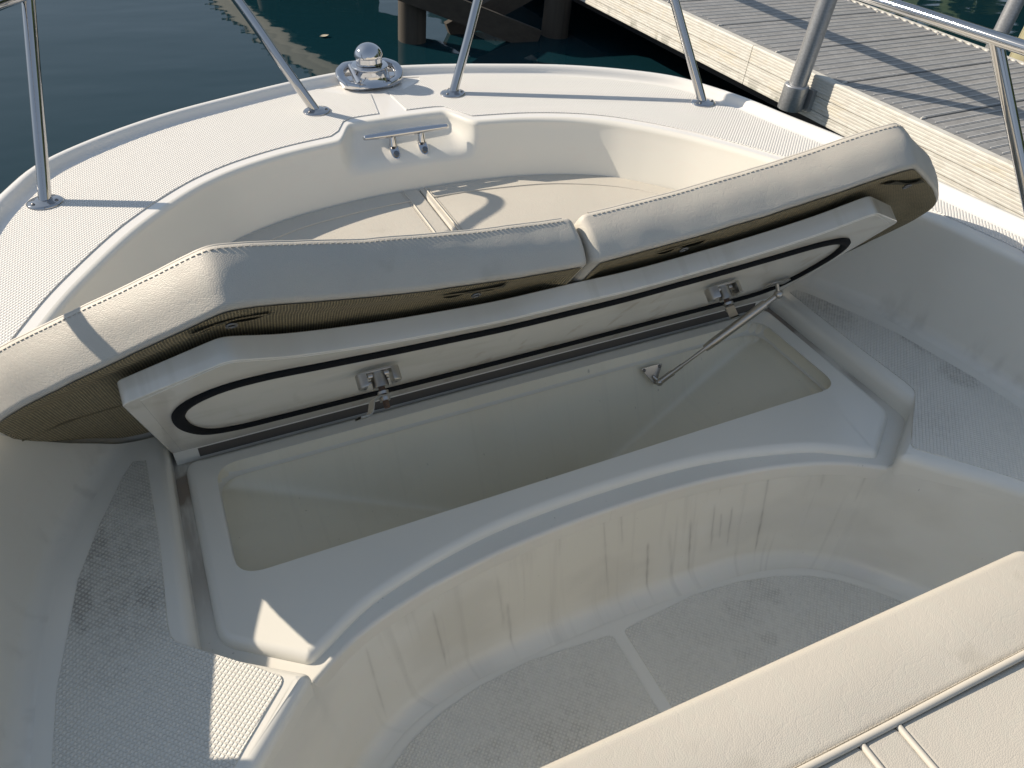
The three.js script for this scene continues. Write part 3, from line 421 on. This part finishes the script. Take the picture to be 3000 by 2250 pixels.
{ // chrome bow chock with domed light
  const C = hw('bow_chock', V(0.0, deckY(-2.27) + 0.001, -2.268));
  const oct = roundPoly([[-0.044, 0.056], [0.044, 0.056], [0.090, 0.020], [0.090, -0.028], [0.058, -0.066], [-0.058, -0.066], [-0.090, -0.028], [-0.090, 0.020]], 0.008, 4);
  part(C, 'base_plate', slab(oct, [], 0.016, 0.016, 0.007, 5), M.chrome);
  const lathe = (p, sz = 1, n = 40) => new THREE.LatheGeometry(p.map(([r, y]) => new THREE.Vector2(r, y)), n).scale(1, 1, sz);
  part(C, 'pedestal', lathe([[0.062, 0.010], [0.052, 0.017], [0.048, 0.028], [0.047, 0.044], [0.052, 0.050], [0.0535, 0.053], [0.050, 0.056], [0.038, 0.0565]], 1.12), M.chrome);
  const dm = [[0.0375, 0.052], [0.038, 0.076], [0.0405, 0.078]]; for (let i = 0; i <= 14; i++) { const w = i / 14 * Math.PI / 2; dm.push([0.041 * Math.cos(w), 0.079 + 0.035 * Math.sin(w)]); }
  part(C, 'light_dome', lathe(dm), M.chrome);
  for (const s of [-1, 1]) {
    // flat horn: leaves the plate's front corner, rises along its side and turns in behind the pedestal
    const P = [[0.044, 0.008, 0.040], [0.074, 0.014, 0.026], [0.086, 0.024, 0.000], [0.082, 0.035, -0.026], [0.058, 0.043, -0.046], [0.016, 0.044, -0.044]].map(([x, y, z]) => V(x * s, y, z)), c = new THREE.CatmullRomCurve3(P, false, 'catmullrom', 0.3);
    const rows = 44, g = grid(12, rows, (u, v, i, j) => { const p = c.getPoint(v), t = c.getTangent(v), side = V(0, 1, 0).cross(t).normalize(), up = t.clone().cross(side), w = u * 2 * Math.PI, e = (q) => Math.sign(q) * Math.abs(q) ** 0.55; return p.addScaledVector(side, 0.013 * e(Math.cos(w))).addScaledVector(up, 0.010 * e(Math.sin(w))); });
    part(C, 'line_horn', g, M.chrome);
    part(C, 'fairlead_cheek', rod(V(s * 0.036, 0.010, 0.030), V(s * 0.046, 0.046, -0.036), 0.018, 0.011, 18), M.chrome);
  }
}
{ // bow rails
  for (const s of [-1, 1]) {
    const R = hw('bow_rail', V(0, 0, 0)); const m = (x, y, z) => V(x * s, y, z);
    const path = curve([m(0.197, 0.594, -2.113), m(0.264, 0.72, -2.162), m(0.331, 0.85, -2.214), m(0.366, 0.905, -2.232), m(0.42, 0.940, -2.228), m(0.52, 0.953, -2.185), m(0.66, 0.955, -2.105), m(0.776, 0.955, -2.01), m(0.865, 0.955, -1.86), m(0.915, 0.953, -1.66), m(0.94, 0.952, -1.36), m(0.948, 0.95, -1.0), m(0.95, 0.95, -0.5), m(0.95, 0.95, 0.4)]);
    part(R, 'rail_tube', tube(path, 0.013, 160, 16), M.tube);
    part(R, 'rail_post', rod(m(0.862, 0.584, -1.817), m(0.776, 0.955, -2.012), 0.013), M.tube);
    part(R, 'rail_post', rod(m(1.075, 0.552, -0.862), m(0.948, 0.95, -1.066), 0.013), M.tube);
    for (const [x, z] of [[0.197, -2.113], [0.862, -1.817], [1.075, -0.862]]) {
      const f = part(R, 'post_base', new THREE.LatheGeometry([[0, 0.009], [0.017, 0.009], [0.019, 0.0065], [0.031, 0.0055], [0.035, 0.003], [0.0355, 0]].map(([a, b]) => new THREE.Vector2(a, b)), 36).scale(1.05, 1, 0.95).translate(x * s, deckY(z) + 0.0022, z), M.tube);
      for (const w of [0.4, 2.5, 4.6]) part(f, 'screw_head', ball(V(x * s + 0.0265 * Math.cos(w), deckY(z) + 0.0076, z + 0.0245 * Math.sin(w)), 0.0042, 10), M.screw);
    }
  }
}

// ------------------------------------------------------------------ cushions (each lifts away)
const onBoat = (g, c) => g.translate(-c.x, -c.y, -c.z);
{ // the two cushions snapped to the raised hatch
  const hi_ = spl([[0, 0.458], [0.15, 0.478], [0.3, 0.512], [0.42, 0.55], [0.51, 0.585], [0.55, 0.596], [0.573, 0.596], [0.603, 0.577], [0.66, 0.536], [0.75, 0.470], [0.83, 0.405], [0.87, 0.370], [0.905, 0.325], [0.925, 0.270]]);
  const lo_ = spl([[0, -0.03], [0.7, -0.03], [0.77, -0.03], [0.805, -0.012], [0.84, 0.045], [0.88, 0.125], [0.91, 0.21], [0.925, 0.262]]);
  const N0 = 0.038, T = 0.086, LABEL = { '-1': 'cream vinyl cushion with khaki mesh underside on port half of raised hatch', 1: 'cream vinyl cushion with khaki mesh underside on starboard half of raised hatch' };
  for (const s of [-1, 1]) {
    const c0 = LID(s * 0.45, 0.3, N0), K = thing('hatch_cushion', LABEL[s], 'cushion', c0, HEEL, 'cushions snapped to the raised hatch');
    const map = (x, a, n) => LID(x + s * 0.25 * n * sm(0.66, 0.90, Math.abs(x)), a - 0.30 * n * sm(0.74, 0.86, Math.abs(x)) * sm(0.3, 0.1, a), N0 + n + 0.0022 * (fbm(x * 16 + 7, a * 16 + n * 30, 501, 3) - 0.5)).addScaledVector(LD, 0.0035 * (fbm(x * 22 + 31, n * 24 + a * 3, 502, 3) - 0.5)).sub(c0), lo = (x) => lo_(Math.abs(x)), hi = (x) => hi_(Math.abs(x));
    const sag = (x, a) => 0.013 * sm(0.020, 0.095, Math.min(hi(x) - a, 0.925 - Math.abs(x), Math.abs(x) * 1.5));   // the base board lies back from the rolled edge
    const x0 = s < 0 ? -0.925 : 0.003, x1 = s < 0 ? -0.003 : 0.925;
    part(K, 'vinyl_cover', pad({ x0, x1, lo, hi, T, r: 0.011, rb: 0.009, rEnd: 0.016, nx: 90, crown: 0.004, map, sag }), M.vinyl);
    part(K, 'mesh_underside', grid(90, 40, (u, v) => { const x = x0 + 0.014 + (x1 - x0 - 0.028) * u, a = lo(x) + 0.008, b = Math.max(a + 0.002, hi(x) - 0.010); const av = a + (b - a) * v; return map(x, av, -0.0018 + sag(x, av) - 0.0008 * (1 + Math.sin(u * 40)) * Math.sin(v * Math.PI)); }, (u, v, i, j) => { const x = x0 + (x1 - x0) * u; return [x, lo(x) + (hi(x) - lo(x)) * v]; }), M.mesh);
    if (s < 0) part(K, 'mesh_hem', tube([...[[-0.905, 0.205], [-0.829, 0.206], [-0.748, 0.227], [-0.68, 0.245]].map(([x, a]) => map(x, a, sag(x, a) - 0.003))], 0.0022, 40, 6), M.mesh);
    // seam and stitching round the aft edge
    const e = (n, da) => { const P = []; for (let i = 0; i <= 60; i++) { const x = x0 + s * 0 + 0.022 + (x1 - x0 - 0.044) * i / 60; P.push(map(x, hi(x) - da, n)); } return curve(P); };
    part(K, 'seam_welt', tube(e(T - 0.0006, 0.0085), 0.0026, 120, 8), M.piping);
    part(K, 'seam_welt', tube(e(T + 0.0003, 0.0165), 0.0024, 120, 8), M.piping);
    part(K, 'stitching', stitches(e(T - 0.0078, 0.0001), 0.0085, 0.005, 0.0012), M.thread);
    part(K, 'stitching', stitches(e(T - 0.0001, 0.027), 0.0085, 0.005, 0.0010), M.thread);
    const sp = s < 0 ? [[-0.566, 0.548], [-0.205, 0.456]] : [[0.190, 0.440], [0.62, 0.530]];
    for (const [u, v] of sp) {
      const st = part(K, 'snap_strap', grid(16, 4, (a, b) => { const x = u - 0.05 + 0.10 * a; return map(x, Math.min(v - 0.018 + 0.026 * b, hi(x) - 0.012), sag(x, Math.min(v - 0.018 + 0.026 * b, hi(x) - 0.012)) - 0.004 - 0.006 * Math.abs(Math.sin(a * 5 + u * 9)) * b); }, (a, b) => [a * 0.1, b * 0.03]), M.strap);
      const sn = map(u, v - 0.008, sag(u, v - 0.008) - 0.010); part(st, 'snap_button', new THREE.TorusGeometry(0.0065, 0.002, 8, 20).applyQuaternion(new THREE.Quaternion().setFromUnitVectors(V(0, 0, 1), LN)).translate(sn.x, sn.y, sn.z), M.screw);
    }
  }
}
{ // bow seat cushions
  const tabI = [...INN].map(([x, z]) => [x, z]).filter(([, z]) => z < -1.28), zF = spl(tabI);
  const front = (x) => { const a = Math.min(Math.abs(x), 0.80); return zF(a) + 0.066 + 0.05 * sm(0.5, 0.75, a); };
  for (const s of [-1, 1]) {
    const c0 = V(s * 0.35, 0.374, -1.55), K = thing('bow_cushion', s < 0 ? 'flat cream vinyl cushion on port half of bow seat' : 'flat cream vinyl cushion on starboard half of bow seat, crossed by cleat shadow', 'cushion', c0, HEEL, 'cushions of the bow seat');
    const map = (x, a, n) => V(x, 0.374 + n, a).sub(c0), T = 0.074, x0 = s < 0 ? -0.74 : 0.0012, x1 = s < 0 ? -0.0012 : 0.74;
    part(K, 'vinyl_cover', pad({ x0, x1, lo: front, hi: () => -1.326, T, r: 0.014, rEnd: 0.007, nx: 70, crown: 0.003, map }), M.vinyl);
    const arc = []; for (let i = 0; i <= 40; i++) { const x = (s < 0 ? 0.045 : 0.02) + 0.60 * i / 40; arc.push(map(s * x, front(x) + 0.075 + 0.02 * sm(0.3, 0.6, x), T + 0.0016)); }
    part(K, 'seam_welt', tube(curve(arc), 0.0024, 100, 8), M.piping);
    const xs = s < 0 ? 0.044 : 0.016; part(K, 'seam_welt', tube([map(s * xs, front(xs) + 0.012, T + 0.001), map(s * xs, -1.6, T + 0.003), map(s * xs, -1.335, T + 0.001)], 0.0022, 40, 8), M.piping);
    part(K, 'stitching', stitches(curve([map(s * (xs + 0.008), front(xs) + 0.014, T + 0.001), map(s * (xs + 0.008), -1.6, T + 0.003), map(s * (xs + 0.008), -1.335, T + 0.001)]), 0.007, 0.0045, 0.001), M.thread);
  }
}
{ // seat cushion in front of the console, in the near corner
  const c0 = V(0, 0.38, -0.05), K = thing('seat_cushion', 'large sunlit cream vinyl seat cushion with piped panels, nearest the camera', 'cushion', c0, HEEL);
  const map = (x, a, n) => V(x, 0.38 + n, a).sub(c0), T = 0.118, hw2 = 0.415;
  part(K, 'front_bolster', pad({ x0: -hw2, x1: hw2, lo: () => -0.336, hi: () => -0.212, T: T + 0.002, r: 0.014, rEnd: 0.03, nx: 60, crown: 0.003, map }), M.vinyl);
  for (const [a, b] of [[-hw2, -0.026], [-0.0255, 0.0295], [0.030, hw2]]) part(K, 'seat_panel', pad({ x0: a, x1: b, lo: () => -0.2115, hi: () => 0.34, T, r: 0.009, rEnd: 0.009, nx: 40, crown: 0.003, map }), M.vinyl);
  part(K, 'seam_welt', tube([map(-hw2 + 0.004, -0.212, T - 0.012), map(-hw2 + 0.03, -0.212, T - 0.001), map(0, -0.212, T + 0.001), map(hw2 - 0.03, -0.212, T - 0.001), map(hw2 - 0.004, -0.212, T - 0.012)], 0.0048, 80, 10), M.piping);
  for (const x of [-0.0258, 0.0298]) part(K, 'seam_welt', tube([map(x, -0.207, T - 0.001), map(x, 0.05, T), map(x, 0.33, T)], 0.0042, 40, 10), M.piping);
  const line = (z, n) => { const P = []; for (let i = 0; i <= 40; i++) { const x = -hw2 + 0.03 + (2 * hw2 - 0.06) * i / 40; P.push(map(x, z, n)); } return curve(P); };
  part(K, 'stitching', stitches(line(-0.2185, T + 0.0015), 0.0062, 0.0045, 0.0010), M.thread);
  part(K, 'stitching', stitches(line(-0.311, T + 0.0022), 0.0062, 0.0045, 0.0010), M.thread);
  part(K, 'edge_seam', tube(line(-0.3195, T - 0.0006), 0.0018, 90, 8), M.piping);
  part(K, 'stitching', stitches(line(-0.3275, T - 0.0046), 0.0062, 0.004, 0.0009), M.thread);
}

// ------------------------------------------------------------------ floating dock
{
  const TH = 0.0974, D = thing('floating_dock', 'grey ribbed floating dock with pale weathered side boards beside the boat', 'dock', V(2.35, WL, -2.731)); D.rotation.y = TH;
  const Y = 0.2 - WL, PW = 0.444, NS = 8, WID = 1.36;
  const slatMap = dataTex(512, 128, (u, v) => { const g = 0.85 + 0.20 * (fbm(u * 40, v * 10, 301, 4) - 0.5) + 0.08 * (vn(u * 260, v * 3, 302) - 0.5) + 0.25 * (fbm(u * 5, v * 2, 304, 3) - 0.5); const w = sm(0.62, 0.8, fbm(u * 22, v * 8, 303, 4)) * 0.10; return [0.325 * g + w, 0.328 * g + w, 0.326 * g + w]; }, true, [0.7, 4]);
  const mats = [0, 1, 2].map((i) => { const t = again(slatMap, 0.7, 4); t.offset.set(i * 0.37, i * 0.21); return std({ map: t, roughness: 0.62, color: lin(1 - i * 0.06, 1 - i * 0.05, 1 - i * 0.04) }); });
  // slat section: flat tread with a raised bead at its forward edge
  const sw = PW / NS, sec = [[-sw / 2 + 0.0004, -0.02], [-sw / 2 + 0.0004, -0.0012], [-sw / 2 + 0.0016, 0.0002], [-sw / 2 + 0.006, 0.0002], [-sw / 2 + 0.0085, 0.0001], [-sw / 2 + 0.012, 0], [-sw / 6, 0.0004], [0, 0], [sw / 6, 0.0004], [sw / 2 - 0.004, 0], [sw / 2 - 0.0012, -0.0018], [sw / 2 - 0.0008, -0.02]];
  const sg = creased(new THREE.ExtrudeGeometry(shapeOf(sec.map(([a, b]) => [a, b])), { depth: WID - 0.03, bevelEnabled: false }), V(0, 0, 1)); sg.rotateY(Math.PI / 2).translate(0.015, Y, 0);
  const ridge = new THREE.CapsuleGeometry(0.0030, WID - 0.10, 3, 6).rotateZ(Math.PI / 2).scale(1, 0.6, 1).translate(WID / 2, Y + 0.0004, sw * 0.30), worn = std({ color: lin(0.56, 0.56, 0.55), roughness: 0.6 });
  const sgs = [1, 0.6].map((k) => sg);
  for (let p = -5; p < 8; p++) for (let i = 0; i < NS; i++) { const m = part(D, 'slat', sgs[0], mats[(i * 7 + p * 5 + 70) % 3]); m.position.z = -p * PW - (i + 0.5) * sw * 0.975 - 0.006; part(m, 'tread_ridge', ridge, worn); }
  // panel frame: kerb at each seam end, near and far
  const pale = std({ color: lin(0.62, 0.60, 0.55), roughness: 0.6 });
  for (let p = -5; p < 9; p++) for (const x of [0.028, WID - 0.028]) part(D, 'panel_clip', new THREE.CapsuleGeometry(0.006, 0.02, 4, 8).rotateZ(Math.PI / 2).translate(x, Y + 0.001, -p * PW), pale);
  const fasMap = dataTex(1024, 256, (u, v) => { const sp = fbm(u * 55, v * 26, 311, 5, 0), st = sm(0.47, 0.60, sp), y = sm(0.5, 0.75, fbm(u * 10, v * 5, 312, 4)); let c = mixc([0.66, 0.65, 0.60], [0.44, 0.42, 0.36], st * 0.3); c = mixc(c, [0.62, 0.50, 0.27], y * 0.20 * sm(0.3, 0.6, fbm(u * 30, v * 20, 313, 3))); return mixc(c, [0.12, 0.13, 0.09], 0.5 * sm(0.55, 0.8, fbm(u * 24, v * 3, 314, 4)) * sm(0.42, 0.1, v)); }, true);
  const fasM = std({ map: fasMap, roughness: 0.7 });
  // ribbed side board
  const ribs = [[0, Y + 0.004]], H = 0.19, NR = 14; ribs.push([-0.040, Y + 0.004]);
  for (let i = 0; i < NR; i++) { const y0 = Y - 0.002 - i * H / NR, h = H / NR, deep = i === 5 || i === 10 ? 0.008 : 0.0018; ribs.push([-0.044, y0 - h * 0.08], [-0.044, y0 - h * 0.62], [-0.044 + deep, y0 - h * 0.72], [-0.044 + deep, y0 - h * 0.94]); }
  ribs.push([-0.040, Y - H], [0, Y - H]);
  for (let k = 0; k < 4; k++) { const L = 2.0, g = new THREE.ExtrudeGeometry(shapeOf(ribs), { depth: L - 0.004, bevelEnabled: false }); g.computeVertexNormals(); const pA = g.attributes.position, t = new Float32Array(pA.count * 2); for (let i = 0; i < pA.count; i++) { t[2 * i] = pA.getZ(i) / 2.0 + k * 0.37; t[2 * i + 1] = (pA.getY(i) - Y + H + pA.getX(i) * -0.4) / (H + 0.02); } g.setAttribute('uv', new THREE.BufferAttribute(t, 2)); g.translate(0, 0, 2.0 - 0.55 - (k + 1) * L + L * 0); part(D, 'side_board', g, fasM); }
  part(D, 'side_board', new THREE.BoxGeometry(0.03, 0.2, 8).translate(WID + 0.016, Y - 0.098, -1.9), fasM);
  // knobbly pale edge along the far side
  const beads = []; for (let i = 0; i < 120; i++) beads.push(new THREE.SphereGeometry(0.010, 8, 6).scale(1, 0.7, 1.5).translate(WID - 0.012, Y + 0.001, 1.8 - i * 0.0555)); const bd = part(D, 'edge_bead', merge(beads), pale); bd.userData.kind = 'stuff';
  part(D, 'float', new THREE.BoxGeometry(WID - 0.5, 0.3, 7.6).translate(WID / 2, Y - 0.19, -1.9), std({ color: lin(0.03, 0.03, 0.032), roughness: 0.8 }));
}
// galvanised handrails standing along the dock edges
{
  const galv = std({ map: dataTex(256, 256, (u, v) => { const g = 0.9 + 0.35 * (fbm(u * 18, v * 18, 401, 4, 18) - 0.5); return [0.47 * g, 0.485 * g, 0.50 * g]; }, true, [2, 6]), metalness: 0.75, roughness: 0.42 });
  const hand = (label, x, z, y0, top, fwd, r) => {
    const G = thing('dock_handrail', label, 'handrail', V(x, y0, z), null, 'galvanised handrails of the dock'); G.rotation.y = 0.0974;
    part(G, 'pipe_post', rod(V(0, 0.02, 0), V(0.02, top - 0.10, 0), r, r, 28), galv);
    part(G, 'top_rail', tube([[0.02, top - 0.12, 0], [0.021, top - 0.05, -0.006], [0.022, top - 0.012, -0.045], [0.022, top, -0.12], [0.022, top, -fwd / 2], [0.022, top, -fwd]], r, 60, 20), galv);
    part(G, 'pipe_post', rod(V(0.022, 0.02, -fwd), V(0.022, top, -fwd), r, r, 28), galv);
    for (const zz of [0, -fwd]) { const sl = part(G, 'sleeve', new THREE.LatheGeometry([[r, 0.118], [r + 0.012, 0.116], [r + 0.016, 0.110], [r + 0.016, 0.0], [r, 0]].map(([a, b]) => new THREE.Vector2(a, b)), 32).translate(zz ? 0.022 : 0, 0, zz), galv); part(sl, 'bracket', new THREE.BoxGeometry(0.05, 0.10, 0.13).translate(r + 0.034, 0.05, zz), galv); }
  };
  hand('galvanised pipe handrail on the dock edge nearest the boat', 2.215, -2.862, 0.042, 0.70, 2.4, 0.043);
  hand('galvanised pipe handrail on the far edge of the dock', 3.86, -3.10, 0.02, 0.85, 2.4, 0.043);
}
{ // timber piling beyond the dock
  const wood = std({ map: dataTex(256, 512, (u, v) => { const g = fbm(u * 24, v * 5, 411, 4, 0), s = sm(0.55, 0.8, fbm(u * 40, v * 2, 412, 3)); return mixc(mixc([0.30, 0.31, 0.20], [0.42, 0.37, 0.24], g), [0.12, 0.08, 0.04], s * 0.6); }, true), roughness: 0.85 });
  const P = thing('timber_piling', 'greenish weathered timber piling beyond the far edge of the dock', 'piling', V(4.62, -1.0, -3.28));
  const g = new THREE.CylinderGeometry(0.15, 0.17, 3.6, 40, 24).translate(0, 1.8, 0), p = g.attributes.position; for (let i = 0; i < p.count; i++) { const x = p.getX(i), z = p.getZ(i), a = Math.atan2(z, x), k = 1 + 0.05 * (fbm(a * 4 + 20, p.getY(i) * 0.6, 5, 3) - 0.5); p.setX(i, x * k); p.setZ(i, z * k); } g.computeVertexNormals();
  part(P, 'shaft', g, wood);
}
// ------------------------------------------------------------------ fixed timber pier ahead of the bow
{
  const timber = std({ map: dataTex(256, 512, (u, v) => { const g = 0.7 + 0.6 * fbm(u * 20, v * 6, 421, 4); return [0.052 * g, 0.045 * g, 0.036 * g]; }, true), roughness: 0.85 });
  const pale = std({ map: dataTex(512, 64, (u, v) => { const g = 0.8 + 0.5 * (fbm(u * 30, v * 6, 441, 4) - 0.5); return [0.60 * g, 0.56 * g, 0.47 * g]; }, true, [0.2, 1]), roughness: 0.8 });
  const P = thing('fixed_pier', 'dark timber pier on pilings with crossed braces ahead of the bow', 'pier', V(1.45, -1.0, -5.0)); const o = V(1.45, -1.0, -5.0);
  const put = (g) => g.translate(-o.x, -o.y, -o.z), DY = WL + 0.65;
  const edgeX = (z) => 1.064 - 0.2376 * (-5.0 - z) * 1;
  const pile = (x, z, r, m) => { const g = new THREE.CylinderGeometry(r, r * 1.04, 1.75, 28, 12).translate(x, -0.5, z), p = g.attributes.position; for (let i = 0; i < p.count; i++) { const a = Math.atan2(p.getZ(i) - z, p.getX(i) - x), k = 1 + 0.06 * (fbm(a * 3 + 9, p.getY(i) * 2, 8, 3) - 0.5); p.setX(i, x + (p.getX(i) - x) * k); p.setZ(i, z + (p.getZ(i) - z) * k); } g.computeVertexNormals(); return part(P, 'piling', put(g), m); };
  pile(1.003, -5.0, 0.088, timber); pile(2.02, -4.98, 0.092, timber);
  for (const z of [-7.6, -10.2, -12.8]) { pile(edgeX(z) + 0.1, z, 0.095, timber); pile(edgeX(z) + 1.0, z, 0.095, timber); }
  const plank = (a, b, w, t) => { const d = b.clone().sub(a), g = new THREE.BoxGeometry(d.length(), w, t); g.rotateZ(Math.atan2(d.y, d.x)).translate((a.x + b.x) / 2, (a.y + b.y) / 2, a.z); return put(g); };
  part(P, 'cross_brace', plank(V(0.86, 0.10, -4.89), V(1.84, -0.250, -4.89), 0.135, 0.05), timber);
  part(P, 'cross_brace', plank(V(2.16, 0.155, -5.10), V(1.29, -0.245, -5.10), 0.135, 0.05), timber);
  // deck boards and side beam
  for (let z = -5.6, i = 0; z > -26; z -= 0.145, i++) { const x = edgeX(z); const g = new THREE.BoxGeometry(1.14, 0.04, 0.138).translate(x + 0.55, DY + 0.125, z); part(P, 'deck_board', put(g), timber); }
  const A = V(edgeX(-5.5), DY, -5.5), Bz = V(edgeX(-26), DY, -26), L = A.distanceTo(Bz), ang = Math.atan2(Bz.x - A.x, Bz.z - A.z);
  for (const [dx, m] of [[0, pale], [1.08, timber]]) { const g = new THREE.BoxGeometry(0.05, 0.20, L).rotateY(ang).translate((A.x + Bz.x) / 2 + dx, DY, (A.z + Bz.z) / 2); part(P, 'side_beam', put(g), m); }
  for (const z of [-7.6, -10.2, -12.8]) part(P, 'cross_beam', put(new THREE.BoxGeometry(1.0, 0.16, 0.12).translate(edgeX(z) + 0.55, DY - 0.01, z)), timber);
}
// ------------------------------------------------------------------ wooded bank off to starboard, seen in the water
{
  const leaf = new THREE.BufferGeometry(); leaf.setAttribute('position', new THREE.Float32BufferAttribute([-0.5, 0, 0, 0.5, 0, 0.1, 0, 0.9, 0, 0, -0.5, 0.1], 3)); leaf.setIndex([0, 1, 2, 0, 3, 1]); leaf.computeVertexNormals();
  const N = 9000, im = new THREE.InstancedMesh(leaf, std({ color: lin(0.05, 0.085, 0.03), roughness: 0.8 }), N), m = new THREE.Matrix4(), q = new THREE.Quaternion(), e = new THREE.Euler();
  for (let i = 0; i < N; i++) {
    const t = Math.floor(rnd() * 14), cx = 12 + 0.5 * t * 0.5 + 2 * hsh(t, 1, 5), cz = -9.5 + t * 2.6, R = 2.4 + hsh(t, 2, 5), H = 4.5 + 2.5 * hsh(t, 3, 5);
    const a = rnd() * 6.283, b = Math.acos(2 * rnd() - 1), r = Math.pow(rnd(), 0.33) * (0.8 + 0.4 * vn(a * 2, b * 3, t)); e.set(rnd() * 6, rnd() * 6, rnd() * 6); q.setFromEuler(e); const s = 0.35 + 0.4 * rnd();
    m.compose(V(cx + R * r * Math.sin(b) * Math.cos(a), 1.2 + H * 0.55 + H * 0.62 * r * Math.cos(b), cz + R * r * Math.sin(b) * Math.sin(a)), q, V(s, s, s)); im.setMatrixAt(i, m);
  }
  im.name = 'bank_foliage'; im.castShadow = im.receiveShadow = true; im.userData = { kind: 'stuff', label: 'dense green trees along the bank beyond the dock', category: 'trees' }; scene.add(im);
  const g = grid(40, 4, (u, v) => V(10.5 + 10 * v + Math.sin(u * 20) * 0.4, WL - 0.3 + 0.9 * sm(0, 0.5, v), -12 + 40 * u)); setting('river_bank', g, std({ color: lin(0.10, 0.085, 0.06), roughness: 1 }), 'low earth bank under the trees beyond the dock');
}
renderer.render(scene, camera);
